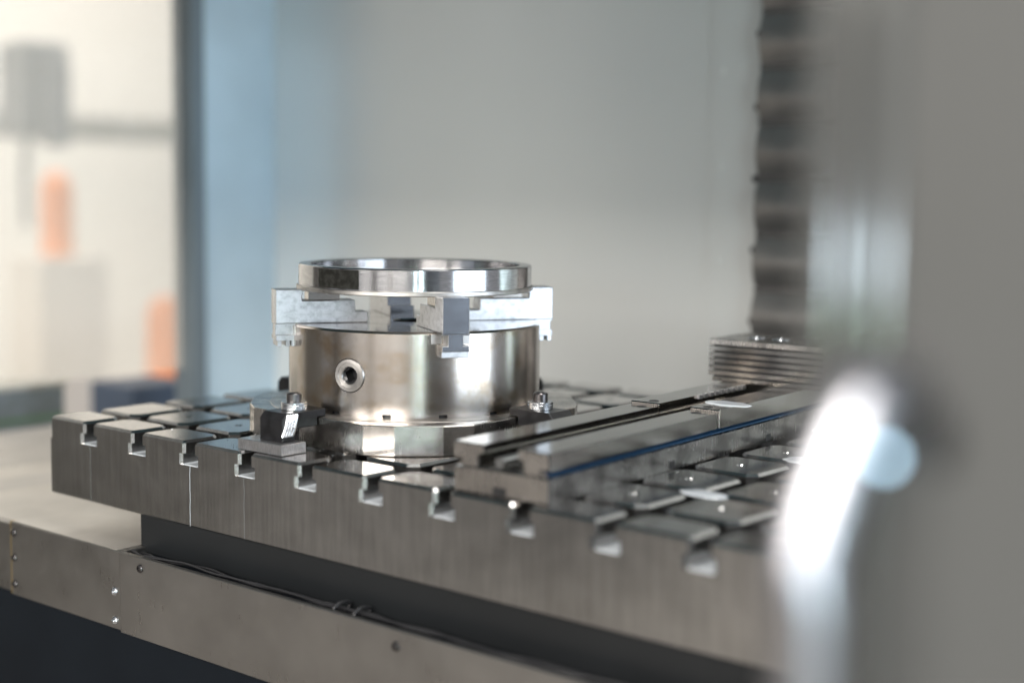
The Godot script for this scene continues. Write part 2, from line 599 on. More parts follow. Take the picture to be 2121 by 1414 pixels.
# ---------------------------------------------------------------- the table
func table() -> void:
	var t := thing("machine_table", "thick steel machine table cut by crossing T slots", "machine table")
	var cols := []
	cols.append([0.0, FIRST])
	for i in range(1, 11):
		cols.append([FIRST + SLOT + (i - 1) * PITCH, FIRST + i * PITCH])
	cols.append([FIRST + SLOT + 10 * PITCH, FIRST + SLOT + 10 * PITCH + FIRST])
	var rows := []
	rows.append([0.0, DEPTH0])
	for j in range(1, 7):
		rows.append([DEPTH0 + SLOT + (j - 1) * ROW, DEPTH0 + j * ROW])
	rows.append([DEPTH0 + SLOT + 6 * ROW, DEPTH0 + SLOT + 6 * ROW + DEPTH0])
	var wide: float = cols[11][1]
	var deep: float = rows[7][1]
	var s := Shape.new()
	s.prism(rect(0, wide, -deep, 0), -THICK, -0.285, 0.0, 0.02)
	part("slab", s, mats.table, t)
	var seen := {}
	for i in cols.size():
		for j in rows.size():
			var x0 := 0.0
			var x1: float = cols[i][1] - cols[i][0]
			var z1 := 0.0
			var z0: float = -(rows[j][1] - rows[j][0])
			var has_hole: bool = i > 0 and j > 0 and i < 11 and j < 7
			var key := [mini(i, 1) + (1 if i == 11 else 0), mini(j, 1) + (1 if j == 7 else 0)]
			var left := i > 0
			var right := i < 11
			var front := j > 0
			var back := j < 7
			if not seen.has(key):
				var big := 0.105
				var small := 0.032
				var c := [big if left and back else small, big if right and back else small, big if right and front else small, big if left and front else small]
				var b := Shape.new()
				b.prism(cut_rect(x0, x1, z0, z1, c), -0.15, 0.0, 0.03, 0.0, true, 0.055 if has_hole else 0.0, Vector2(x1 / 2, z0 / 2))
				var g := 0.055
				b.prism(cut_rect(x0 + (g if left else 0.0), x1 - (g if right else 0.0), z0 + (g if back else 0.0), z1 - (g if front else 0.0), c), -0.286, -0.15, 0.0, 0.0, false)
				seen[key] = split_top(b)
			part_mesh("block", seen[key], null, t, Vector3(cols[i][0], 0, -rows[j][0]))


# ---------------------------------------------------------------- fixture plate, chuck, ring
func fixture() -> void:
	var p := thing("fixture_plate", "flat steel fixture plate with many cut corners under the chuck", "plate", CHUCK)
	var poly := PackedVector2Array()
	for k in 4:
		for a in [27.5, 37.5, 53.0, 63.0]:
			poly.append(Vector2.from_angle(deg_to_rad(a + 90 * k)) * 2.03)
	var s := Shape.new()
	s.prism(poly, 0.004, 0.352, 0.012, 0.012)
	part("plate_body", s, mats.plate, p)
	# turned face on top
	s = Shape.new()
	s.lathe([Vector2(1.78, 0.3525), Vector2(1.775, 0.357), Vector2(1.2, 0.358)], 120)
	part("turned_face", s, mats.plate_top, p)

	var c := thing("lathe_chuck", "heavy round steel four jaw chuck with brown stains", "chuck", CHUCK + Vector3(0, 0.358, 0))
	s = Shape.new()
	var R := 1.552
	var pa := deg_to_rad(75.6)
	var half := 0.24 / R
	var py := 0.47
	s.lathe([Vector2(R, 0.965), Vector2(R - 0.006, 0.972), Vector2(R - 0.022, 0.988), Vector2(R - 0.03, 0.992)], 160)
	s.lathe([Vector2(R, 0.04), Vector2(R, 0.965)], 150, pa + half, pa + TAU - half)
	s.lathe([Vector2(R, 0.04), Vector2(R, py - 0.24)], 10, pa - half, pa + half)
	s.lathe([Vector2(R, py + 0.24), Vector2(R, 0.965)], 10, pa - half, pa + half)
	var on := func(q: Vector2) -> Vector3: return Vector3(cos(pa + q.x / R) * R, py + q.y, sin(pa + q.x / R) * R)
	for k in 48:
		var rim := []
		for e in 2:
			var w := TAU * (k + e) / 48.0
			var d := Vector2.from_angle(w)
			rim.append(d * (0.24 / maxf(absf(d.x), absf(d.y))))
			rim.append(d * 0.2)
		for e in 3:
			var A: Vector3 = on.call(rim[0].lerp(rim[1], e / 3.0))
			var B: Vector3 = on.call(rim[2].lerp(rim[3], e / 3.0))
			var C: Vector3 = on.call(rim[2].lerp(rim[3], (e + 1) / 3.0))
			var D: Vector3 = on.call(rim[0].lerp(rim[1], (e + 1) / 3.0))
			var up := Vector3(1, 0, 1)
			var xa: float = rim[0].lerp(rim[1], e / 3.0).x * 2
			var xb: float = rim[2].lerp(rim[3], e / 3.0).x * 2
			var xc: float = rim[2].lerp(rim[3], (e + 1) / 3.0).x * 2
			var xd: float = rim[0].lerp(rim[1], (e + 1) / 3.0).x * 2
			# u runs up the side, as in the turned rest of the body
			s.tri(A, B, C, A * up, B * up, C * up, Vector2(A.y, xa), Vector2(B.y, xb), Vector2(C.y, xc))
			s.tri(A, C, D, A * up, C * up, D * up, Vector2(A.y, xa), Vector2(C.y, xc), Vector2(D.y, xd))
	part("body", s, mats.chuck, c)
	s = Shape.new()
	s.lathe([Vector2(R - 0.03, 0.992), Vector2(0.3, 0.992), Vector2(0.285, 0.98), Vector2(0.285, 0.4)], 160)
	part("ground_top", s, mats.chuck_top, c)
	s = Shape.new()
	for k in 15:
		var a0 := deg_to_rad(10.5 + 24.0 * k + 1.8)
		s.lathe([Vector2(R, 0.0), Vector2(R, 0.041)], 8, a0, a0 + deg_to_rad(24.0 - 3.6))
	part("foot_ring", s, mats.chuck, c)
	s = Shape.new()
	s.lathe([Vector2(R - 0.05, 0.0), Vector2(R - 0.05, 0.04), Vector2(R, 0.0395)], 96)
	part("foot_recess", s, mats.black, c)  # wall coloured black to give the notches their shade
	# pinion
	var t := Shape.new()
	var a := deg_to_rad(-75.6)
	var pin := Node3D.new()
	pin.name = "pinion"
	c.add_child(pin, true)
	var dir := Vector3(cos(-a), 0, sin(-a))
	pin.position = (dir * (R + 0.004) + Vector3(0, 0.47, 0)) * S
	pin.basis = Basis(Vector3.UP.cross(dir).normalized(), Vector3.UP, dir)
	# lathe axis is y: turn it outwards
	t.f = Transform3D(Basis(Vector3(1, 0, 0), Vector3(0, 0, 1), Vector3(0, -1, 0)), Vector3.ZERO)
	t.lathe([Vector2(0.202, -0.08), Vector2(0.194, -0.012), Vector2(0.186, 0.002), Vector2(0.15, 0.004)], 48)
	t.lathe([Vector2(0.15, 0.004), Vector2(0.147, -0.004), Vector2(0.105, -0.006)], 48)
	t.lathe([Vector2(0.105, -0.006), Vector2(0.096, -0.022), Vector2(0.1, -0.15)], 48)
	part("bushing", t, mats.lip, pin)
	t = Shape.new()
	t.f = Transform3D(Basis(Vector3(1, 0, 0), Vector3(0, 0, 1), Vector3(0, -1, 0)), Vector3.ZERO)
	var n := 24
	for k in n:
		var q := TAU * k / n
		var q1 := TAU * (k + 1) / n
		var sq := func(w: float) -> Vector2: return Vector2.from_angle(w) * (0.066 / maxf(absf(cos(w + 0.5)), absf(sin(w + 0.5))))
		var o0 := Vector2.from_angle(q) * 0.1
		var o1 := Vector2.from_angle(q1) * 0.1
		var i0: Vector2 = sq.call(q)
		var i1: Vector2 = sq.call(q1)
		i0 = i0.limit_length(0.085)
		i1 = i1.limit_length(0.085)
		t.quad(Vector3(o0.x, -0.035, o0.y), Vector3(o1.x, -0.035, o1.y), Vector3(i1.x, -0.05, i1.y), Vector3(i0.x, -0.05, i0.y), Vector3.UP)
		t.quad(Vector3(i0.x, -0.05, i0.y), Vector3(i1.x, -0.05, i1.y), Vector3(i1.x, -0.2, i1.y), Vector3(i0.x, -0.2, i0.y), Vector3(-i0.x, 0, -i0.y))
		t.tri(Vector3(i0.x, -0.2, i0.y), Vector3(i1.x, -0.2, i1.y), Vector3(0, -0.2, 0), Vector3.UP, Vector3.UP, Vector3.UP)
	part("square_socket", t, mats.black_oxide, pin)  # shade inside the socket is put into its black colour
	# jaws
	for k in 4:
		jaw(c, deg_to_rad(31.5 + 90.0 * k))

	var r := thing("workpiece_ring", "bright turned steel ring held on the chuck jaws", "ring", CHUCK + Vector3(0, 1.742, 0))
	s = Shape.new()
	var ro := 1.436
	s.lathe([Vector2(ro, 0.058), Vector2(ro, 0.298), Vector2(ro - 0.012, 0.311), Vector2(1.30, 0.311), Vector2(1.288, 0.299), Vector2(1.288, 0.16), Vector2(1.05, 0.155), Vector2(1.05, 0.0)], 180)
	part("rim", s, mats.ring, r)
	s = Shape.new()
	s.lathe([Vector2(1.05, 0.0), Vector2(1.45, 0.0), Vector2(1.461, 0.01), Vector2(1.461, 0.05), Vector2(1.452, 0.058), Vector2(1.43, 0.058)], 180)
	part("flange", s, mats.lip, r)
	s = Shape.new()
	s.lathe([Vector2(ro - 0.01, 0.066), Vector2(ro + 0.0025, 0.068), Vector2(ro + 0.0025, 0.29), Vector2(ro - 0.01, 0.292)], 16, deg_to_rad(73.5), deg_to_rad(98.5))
	var dp := part("dark_reflection", s, mats.dark_reflection, r)  # dark reflection in the rim, put in as colour
	dp.set_meta("label", "dark reflection drawn as a scratched rectangle on the rim")


func jaw(c: Node3D, angle: float) -> void:
	var j := Node3D.new()
	j.name = "jaw"
	c.add_child(j, true)
	# own axes: x outwards, y up, z across
	j.rotation.y = -angle
	var top := 0.992
	var w := 0.16
	# stepped upper part: profile in x,y pushed across z
	var s := Shape.new()
	s.f = Transform3D(Basis(Vector3(1, 0, 0), Vector3(0, 0, 1), Vector3(0, -1, 0)), Vector3.ZERO)
	# prism pushes along its y, which becomes z; its x,z become x,-y
	var prof := PackedVector2Array([Vector2(0.64, -top), Vector2(1.76, -top), Vector2(1.76, -(top + 0.405)), Vector2(1.44, -(top + 0.405)), Vector2(1.435, -(top + 0.345)), Vector2(1.45, -(top + 0.335)), Vector2(1.44, -(top + 0.27)), Vector2(0.80, -(top + 0.27)), Vector2(0.79, -(top + 0.128)), Vector2(0.64, -(top + 0.128))])
	s.prism(prof, -w, w, 0.008, 0.008)
	part_mesh("jaw_body", split_ends(s, mats.jaw_end, mats.jaw), null, j)
	# guide below: an I across, pushed along x
	s = Shape.new()
	s.f = Transform3D(Basis(Vector3(0, 0, 1), Vector3(1, 0, 0), Vector3(0, 1, 0)), Vector3.ZERO)
	# prism x -> z across, prism y -> x, prism z -> y
	var y1 := top - 0.003
	var guide := PackedVector2Array([Vector2(-w, y1), Vector2(w, y1), Vector2(w, top - 0.02), Vector2(w - 0.07, top - 0.02), Vector2(w - 0.07, top - 0.14), Vector2(w, top - 0.14), Vector2(w, top - 0.205), Vector2(-w, top - 0.205), Vector2(-w, top - 0.14), Vector2(-w + 0.07, top - 0.14), Vector2(-w + 0.07, top - 0.02), Vector2(-w, top - 0.02)])
	s.prism(guide, 1.2, 1.757, 0.006)
	part_mesh("guide", split_ends(s, mats.jaw_end, mats.jaw), null, j)
	# scroll teeth below the overhang
	for x in [1.74, 1.64, 1.575]:
		s = Shape.new()
		s.box(Vector3(x - 0.045, top - 0.275, -w), Vector3(x, top - 0.203, w), 0.006)
		part("scroll_tooth", s, mats.jaw, j)
	# tongues of the body that run in the side grooves
	for z in [-1, 1]:
		s = Shape.new()
		s.box(Vector3(1.46, top - 0.135, z * 0.165 - 0.065), Vector3(1.548, top - 0.025, z * 0.165 + 0.065), 0.004)
		part("guide_tongue", s, mats.lip, j)


func spacers() -> void:
	var looks := ["grey spacer block under the ring on the jaw beside the side wall", "grey spacer block under the ring on the jaw that faces the viewer", "dark round spacer under the ring on the far jaw", "grey spacer block under the ring on the jaw beside the vise"]
	var angles := [121.5, 31.5, 211.5, 301.5]
	for k in 4:
		var a := deg_to_rad(angles[k])
		var s := Shape.new()
		if k == 2:
			s.f = Transform3D(Basis(), Vector3(1.0, 0, 0))
			s.lathe([Vector2(0, 0), Vector2(0.155, 0), Vector2(0.16, 0.008), Vector2(0.16, 0.11), Vector2(0.155, 0.118), Vector2(0, 0.118)], 32)
		else:
			s.box(Vector3(0.98, 0, -0.12), Vector3(1.36, 0.118, 0.12), 0.006)
		single("spacer_block", s, mats.rail if k != 2 else mats.black_oxide, looks[k], "block", CHUCK + Vector3(0, 1.6225, 0), -a, "spacers under the ring")


# ---------------------------------------------------------------- clamps
func clamp_proto() -> Node3D:
	# own axes: x outwards from the chuck, seat at x = 0 is the plate's edge
	var t := thing("strap_clamp", "", "clamp", Vector3.ZERO, 0.0, "strap clamps round the fixture plate")
	var s := Shape.new()
	var w := 0.195
	s.f = Transform3D(Basis(Vector3(1, 0, 0), Vector3(0, 0, 1), Vector3(0, -1, 0)), Vector3.ZERO)
	s.prism(PackedVector2Array([Vector2(-0.11, -0.36), Vector2(0.02, -0.36), Vector2(0.02, -0.265), Vector2(0.33, -0.265), Vector2(0.36, -0.132), Vector2(0.545, -0.132), Vector2(0.545, -0.38), Vector2(0.48, -0.45), Vector2(-0.11, -0.45)]), -w, w, 0.01, 0.01)
	part("strap", s, mats.black_oxide, t)
	# milled scallops in the side beside the bolt
	for k in 4:
		s = Shape.new()
		var x := 0.37 + 0.042 * k
		s.tube(PackedVector3Array([Vector3(x - 0.03, 0.43, -w - 0.003), Vector3(x - 0.01, 0.36, -w - 0.010), Vector3(x + 0.015, 0.28, -w - 0.010), Vector3(x + 0.05, 0.19, -w - 0.002)]), 0.024, 8)
		part("milled_flute", s, mats.zinc, t)
	var bx := 0.2
	s = Shape.new()
	s.lathe([Vector2(0.06, 0.452), Vector2(0.145, 0.452), Vector2(0.15, 0.457), Vector2(0.15, 0.505), Vector2(0.146, 0.51), Vector2(0.15, 0.515), Vector2(0.15, 0.535), Vector2(0.144, 0.541), Vector2(0.06, 0.541)], 40)
	part("washer", s, mats.zinc, t).position = Vector3(bx, 0, 0) * S
	s = Shape.new()
	s.lathe([Vector2(0.08, 0.541), Vector2(0.086, 0.545), Vector2(0.086, 0.63), Vector2(0.076, 0.642), Vector2(0.058, 0.642), Vector2(0.05, 0.636), Vector2(0.05, 0.58), Vector2(0.0, 0.575)], 32)
	var bolt := part("bolt", s, mats.bolt, t)
	bolt.position = Vector3(bx, 0, 0) * S
	s = Shape.new()
	var prof := []
	for k in 12:
		prof.append(Vector2(0.05, 0.01 + 0.022 * k))
		prof.append(Vector2(0.059, 0.021 + 0.022 * k))
	s.lathe(prof, 24)
	part("thread", s, mats.bolt, bolt)
	return t


func clamps() -> void:
	var proto := clamp_proto()
	var looks := ["black strap clamp on an aluminium bar at the near side of the chuck", "strap clamp between the chuck and the vise rails", "black strap clamp behind the chuck against the beige wall", "black strap clamp beside the chuck against the pale blue panel"]
	var turn := [90.0, 0.0, -90.0, 180.0]
	for k in 4:
		var t: Node3D = proto
		if k > 0:
			t = proto.duplicate()
			t.name = numbered("strap_clamp")
			add_child(t, true)
			for c in t.get_children():
				if str(c.name).begins_with("milled_flute"):
					t.remove_child(c)
					c.free()
		var a := deg_to_rad(turn[k])
		var d := Vector3(cos(a), 0, sin(a))
		t.position = ORIGIN + (CHUCK + d * 1.80) * S
		t.rotation.y = -a
		t.set_meta("label", looks[k])
	var s := Shape.new()
	s.box(Vector3(-0.37, 0.0, -0.19), Vector3(0.37, 0.126, 0.17), 0.008)
	single("aluminium_bar", s, mats.aluminium, "bright flat aluminium bar under the heel of the near clamp", "bar", Vector3(3.98, 0.003, -0.27))


# ---------------------------------------------------------------- vise
func vise() -> void:
	var v := thing("machine_vise", "long steel machine vise with two rails and a grooved jaw", "vise", Vector3(7.49, 0, -0.12), 0.0)
	v.rotation.y = 0.055
	var s := Shape.new()
	var h := 0.575
	var L := 7.6
	# base: pushed along -z
	var along := func(poly: PackedVector2Array, z0: float, z1: float, b: float, called: String, m: Material, parent: Node3D) -> MeshInstance3D:
		var q := Shape.new()
		q.f = Transform3D(Basis(Vector3(1, 0, 0), Vector3(0, 0, -1), Vector3(0, 1, 0)), Vector3.ZERO)
		q.prism(poly, z0, z1, b, b)
		return part_mesh(called, split(q, Vector3.BACK, mats.rail_end, m), null, parent)
	along.call(PackedVector2Array([Vector2(-h, 0.003), Vector2(h, 0.003), Vector2(h, 0.25), Vector2(h - 0.1, 0.25), Vector2(h - 0.1, 0.26), Vector2(-h + 0.1, 0.26), Vector2(-h + 0.1, 0.25), Vector2(-h, 0.25)]), 0.0, L, 0.012, "base", mats.rail_side, v)
	# two rails, each with an overhanging head
	for k in [-1, 1]:
		var x := func(q: float) -> float: return k * q
		var near_p := PackedVector2Array([Vector2(x.call(h - 0.1), 0.26), Vector2(x.call(h - 0.1), 0.325), Vector2(x.call(h), 0.325), Vector2(x.call(h), 0.5), Vector2(x.call(0.20), 0.5), Vector2(x.call(0.20), 0.41), Vector2(x.call(0.27), 0.38), Vector2(x.call(0.27), 0.26)])
		along.call(near_p, 0.0, 3.32, 0.012, "rail", mats.rail, v)
		var far_p := PackedVector2Array([Vector2(x.call(h - 0.1), 0.26), Vector2(x.call(h - 0.1), 0.325), Vector2(x.call(h + 0.012), 0.325), Vector2(x.call(h + 0.012), 0.535), Vector2(x.call(0.20), 0.535), Vector2(x.call(0.20), 0.41), Vector2(x.call(0.27), 0.38), Vector2(x.call(0.27), 0.26)])
		along.call(far_p, 3.335, L, 0.012, "rail", mats.rail, v)
		# liner of the side groove
		along.call(PackedVector2Array([Vector2(x.call(h - 0.098), 0.262), Vector2(x.call(h - 0.03), 0.262), Vector2(x.call(h - 0.03), 0.275), Vector2(x.call(h - 0.098), 0.32)]), 0.02, L - 0.02, 0.0, "groove_liner", mats.slot_blue, v)
		for z in [3.2, 3.48]:
			for y in 1:
				var sc := Shape.new()
				var ty := 0.5 if z < 3.3 else 0.535
				sc.lathe([Vector2(0.0, ty + 0.0015), Vector2(0.03, ty + 0.0015), Vector2(0.034, ty + 0.004), Vector2(0.058, ty + 0.004), Vector2(0.062, ty + 0.001)], 24)
				part("rail_screw", sc, mats.bolt, v).position = Vector3(k * 0.36, 0, -z) * S
	# rack teeth along the inner edge of the far left rail
	for k in 9:
		s = Shape.new()
		s.box(Vector3(-0.2, 0.49, -4.3 - 0.14 * k), Vector3(-0.165, 0.545, -4.22 - 0.14 * k), 0.005)
		part("rack_tooth", s, mats.aluminium, v)
	# spindle in the channel
	s = Shape.new()
	s.tube(PackedVector3Array([Vector3(-0.05, 0.33, -0.05), Vector3(-0.05, 0.33, -7.4)]), 0.055, 16)
	part("spindle", s, mats.screw, v)
	# keyway notches in the base: black blocks stand for their shade
	for z in [2.3, 4.6]:
		s = Shape.new()
		s.box(Vector3(h - 0.02, 0.02, -z - 0.06), Vector3(h + 0.004, 0.1, -z + 0.06))
		part("notch_shade_block", s, mats.black, v)
	s = Shape.new()
	s.box(Vector3(-0.09, 0.02, -0.02), Vector3(0.07, 0.1, 0.004))
	part("notch_shade_block", s, mats.black, v)
	# grooved jaw: leaves between dark grooves
	var jaw_ := Node3D.new()
	jaw_.name = "grooved_jaw"
	v.add_child(jaw_, true)
	jaw_.position = Vector3(0.02, 0.538, -5.56) * S
	s = Shape.new()
	s.box(Vector3(-0.735, 0.0, -1.0), Vector3(0.80, 0.52, -0.012))
	part("jaw_core", s, mats.black_oxide, jaw_)
	var y := 0.0
	for k in 7:
		s = Shape.new()
		var x0 := -0.74 if k < 1 else -0.80
		s.box(Vector3(x0, y, -1.02), Vector3(0.82, y + (0.06 if k < 6 else 0.075), 0.0), 0.006)
		part("jaw_leaf", s, mats.rail if k < 6 else mats.plate, jaw_)
		y += 0.079
	for x in [-0.35, 0.0]:
		s = Shape.new()
		s.lathe([Vector2(0.0, 0.551), Vector2(0.06, 0.551), Vector2(0.065, 0.56), Vector2(0.11, 0.56), Vector2(0.118, 0.549)], 28)
		part("jaw_screw", s, mats.zinc, jaw_).position = Vector3(x, 0, -0.45) * S


func puddle(at: Vector3, rx: float, rz: float, seed_: int, label: String, turn := 0.0) -> void:
	var s := Shape.new()
	var f := noise(seed_, 0.8, 2)
	var k := 40
	var edge := func(q: float, g: float) -> Vector3:
		var r := (1.0 + 0.16 * f.get_noise_2d(cos(q) * 2.0, sin(q) * 2.0)) * g
		return Vector3(cos(q) * rx * r, 0, sin(q) * rz * r)
	var levels := [[1.0, 0.0], [0.96, 0.008], [0.85, 0.013], [0.0, 0.015]]
	for i in 3:
		for j in k:
			var q := TAU * j / k
			var q1 := TAU * (j + 1) / k
			var A: Vector3 = edge.call(q, levels[i][0]) + Vector3.UP * levels[i][1]
			var B: Vector3 = edge.call(q1, levels[i][0]) + Vector3.UP * levels[i][1]
			var C: Vector3 = edge.call(q1, levels[i + 1][0]) + Vector3.UP * levels[i + 1][1]
			var D: Vector3 = edge.call(q, levels[i + 1][0]) + Vector3.UP * levels[i + 1][1]
			if i < 2:
				s.quad(A, B, C, D, Vector3(cos(q), 1.5, sin(q)))
			else:
				s.tri(A, B, C, Vector3.UP, Vector3.UP, Vector3.UP)
	single("coolant_puddle", s, mats.coolant, label, "puddle", at + Vector3(0, 0.001, 0), turn, "milky coolant puddles")


# ---------------------------------------------------------------- below the table
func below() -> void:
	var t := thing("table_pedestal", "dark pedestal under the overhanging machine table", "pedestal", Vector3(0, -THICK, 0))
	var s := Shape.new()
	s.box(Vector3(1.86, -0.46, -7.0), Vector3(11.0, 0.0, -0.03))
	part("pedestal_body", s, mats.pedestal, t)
	# sheet metal cover
	var c := thing("sheet_metal_cover", "long sheet steel cover box with screws below the machine table", "cover", Vector3(0, -1.40, 0))
	s = Shape.new()
	s.box(Vector3(-0.42, -0.97, -7.5), Vector3(1.94, 0.0, 0.34), 0.012)
	part("end_box", s, mats.sheet, c)
	s = Shape.new()
	s.box(Vector3(-0.41, 0.001, -7.5), Vector3(1.85, 0.006, 0.32), 0.002)
	part("top_sheet", s, mats.sheet_top, c)
	s = Shape.new()
	s.box(Vector3(1.95, -0.99, 0.29), Vector3(14.0, 0.0, 0.345), 0.01)
	part("front_sheet", s, mats.sheet, c)
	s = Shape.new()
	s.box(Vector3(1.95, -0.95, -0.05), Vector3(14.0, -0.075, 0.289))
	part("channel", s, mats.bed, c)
	s = Shape.new()
	s.box(Vector3(-0.455, -0.96, 0.25), Vector3(-0.423, 0.0, 0.335))
	part("seal_strip", s, mats.brass, c)
	s = Shape.new()
	s.box(Vector3(-3.2, -0.97, -7.5), Vector3(-0.456, -0.06, 0.27), 0.012)
	part("side_sheet", s, mats.sheet, c)
	for q in [[-0.36, -0.14, 1], [-0.36, -0.47, 1], [-0.36, -0.82, 1], [1.83, -0.50, 0], [1.83, -0.86, 0], [2.35, -0.13, 2], [6.55, -0.17, 2], [9.2, -0.2, 2]]:
		s = Shape.new()
		s.f = Transform3D(Basis(Vector3(1, 0, 0), Vector3(0, 0, 1), Vector3(0, -1, 0)), Vector3.ZERO)
		s.lathe([Vector2(0.052, 0.0), Vector2(0.052, 0.008), Vector2(0.04, 0.024), Vector2(0.022, 0.028), Vector2(0.018, 0.012), Vector2(0.0, 0.01)], 20)
		part("cover_screw", s, mats.bolt if q[2] != 0 else mats.zinc, c).position = Vector3(q[0], q[1], 0.341 if q[0] < 1.94 else 0.346) * S
	s = Shape.new()
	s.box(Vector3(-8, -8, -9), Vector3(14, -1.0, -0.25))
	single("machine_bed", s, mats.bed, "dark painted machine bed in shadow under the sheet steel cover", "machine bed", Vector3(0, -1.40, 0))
	# cables in the channel
	for k in 3:
		var path := PackedVector3Array()
		var f := noise(90 + k, 0.9, 2)
		for i in 90:
			var x := 1.98 + 0.13 * i
			path.append(Vector3(x, -1.452 + 0.02 * k + 0.02 * f.get_noise_1d(x * 1.2), 0.07 + 0.055 * k + 0.10 * f.get_noise_1d(x * 0.9 + 30)))
		s = Shape.new()
		s.tube(path, 0.014, 8)
		single("black_cable", s, mats.rubber, ["black cable lying against the pedestal in the channel", "black cable in the middle of the channel under the table", "black cable lying nearest the edge of the sheet steel cover"][k], "cable", Vector3.ZERO, 0.0, "cables in the channel")
	for x in [5.55, 5.85]:
		s = Shape.new()
		var loop := PackedVector3Array()
		for i in 13:
			var q := TAU * i / 12
			loop.append(Vector3(x + 0.02 * sin(q), -1.41 + 0.06 * sin(q), 0.13 + 0.12 * cos(q)))
		s.tube(loop, 0.018, 6)
		single("cable_tie", s, mats.rubber, "black tie round the cables, " + ("nearer the clamp" if x < 5.7 else "nearer the vise"), "cable tie", Vector3.ZERO, 0.0, "ties on the cables")


func beyond() -> void:
	var w := thing("way_cover", "stepped sheet steel way cover beside the end of the machine table", "way cover", Vector3(-0.46, -1.44, 0))
	for k in 4:
		var s := Shape.new()
		s.box(Vector3(-1.9 * (k + 1), -0.12 - 0.07 * k, -8), Vector3(-1.9 * k - 0.01, -0.07 * k, 0.2), 0.015)
		part("cover_plate", s, mats.sheet_top if k < 2 else mats.sheet, w)
	var g := thing("guard_box", "grey guard box with a pale top edge beside the side opening", "guard box", Vector3(-9.8, -2.3, -6.6))
	var s := Shape.new()
	s.box(Vector3(-0.8, 0, 0), Vector3(0, 1.12, 5.6), 0.03)
	part("box_body", s, mats.grey_paint, g)
	s = Shape.new()
	s.box(Vector3(-0.84, 1.123, -0.03), Vector3(0.06, 1.24, 5.6), 0.02)
	part("top_edge", s, mats.pale_paint, g)
	s = Shape.new()
	s.box(Vector3(0.0, 0.45, 0.05), Vector3(0.05, 0.56, 5.6), 0.01)
	part("green_seam", s, mats.green_paint, g)
	s = Shape.new()
	s.box(Vector3(-0.9, -1.2, -0.9), Vector3(0.8, 0.0, 0.9), 0.04)
	single("chip_bin", s, mats.navy, "dark navy steel bin standing beside the door post outside the machine", "bin", Vector3(-13.4, -1.85, -11.2))
	s = Shape.new()
	s.box(Vector3(-3, -1, -1), Vector3(1, 1, 1), 0.1)
	for q in [[Vector3(-50, -1.0, -32.6), "grey shelf carrying the orange cylinder under the beam"], [Vector3(-33, -5.2, -26.6), "grey shelf carrying the orange cylinder by the door post"]]:
		s = Shape.new()
		s.box(Vector3(-1.5, -12.1 - q[0].y, -2.0), Vector3(1.5, 0.25, 2.0), 0.05)
		single("hall_cabinet", s, mats.cabinet, q[1].replace("shelf", "cabinet"), "cabinet", q[0], 0.0, "cabinets in the hall")
	s = Shape.new()
	s.box(Vector3(-0.06, -0.85, -8.4), Vector3(0.06, 11.2, 3.0))
	single("side_window", s, mats.haze_pane, "milky streaked plastic window in the side opening before the cream hall", "window", Vector3(-8.25, 0, 0))
	# hall things far beyond the side opening
	var m := thing("hall_hoist", "dark grey hoist box hanging from a beam before the cream hall wall", "hoist", Vector3(-47, 7.4, -29.5))
	s = Shape.new()
	s.box(Vector3(-1.2, -2.2, -1.3), Vector3(1.0, 2.4, 1.1), 0.2)
	part("hoist_body", s, mats.hoist, m)
	s = Shape.new()
	s.box(Vector3(1.15, -2.6, -0.8), Vector3(1.9, 1.6, 0.4), 0.15)
	part("hoist_motor", s, mats.hoist, m)
	s = Shape.new()
	s.tube(PackedVector3Array([Vector3(-0.2, -2.2, 0.3), Vector3(-0.3, -4.0, 0.4), Vector3(0.1, -6.5, 0.6)]), 0.2)
	part("hoist_cable", s, mats.hoist, m)
	s = Shape.new()
	s.box(Vector3(-0.6, -0.7, -32), Vector3(0.6, 0.7, 14), 0.05)
	single("crane_beam", s, mats.pale_paint, "pale grey crane beam along the cream hall wall", "beam", Vector3(-56, 6.2, -31))
	for q in [[Vector3(-50, 1.3, -32.6), 1.9, 0.8, 2.0, "orange cylinder on a shelf by the hall wall under the beam"], [Vector3(-33, -3.2, -26.6), 1.2, 0.75, 1.9, "orange cylinder seen beside the door post"]]:
		s = Shape.new()
		var h: float = q[1]
		var r: float = q[2]
		s.lathe([Vector2(0, -q[3]), Vector2(r, -q[3]), Vector2(r, h - 0.5), Vector2(r * 0.92, h - 0.1), Vector2(r * 0.7, h + 0.2), Vector2(r * 0.35, h + 0.4), Vector2(0, h + 0.45)], 24)
		single("gas_cylinder", s, mats.orange, q[4], "gas cylinder", q[0], 0.0, "orange cylinders in the hall")


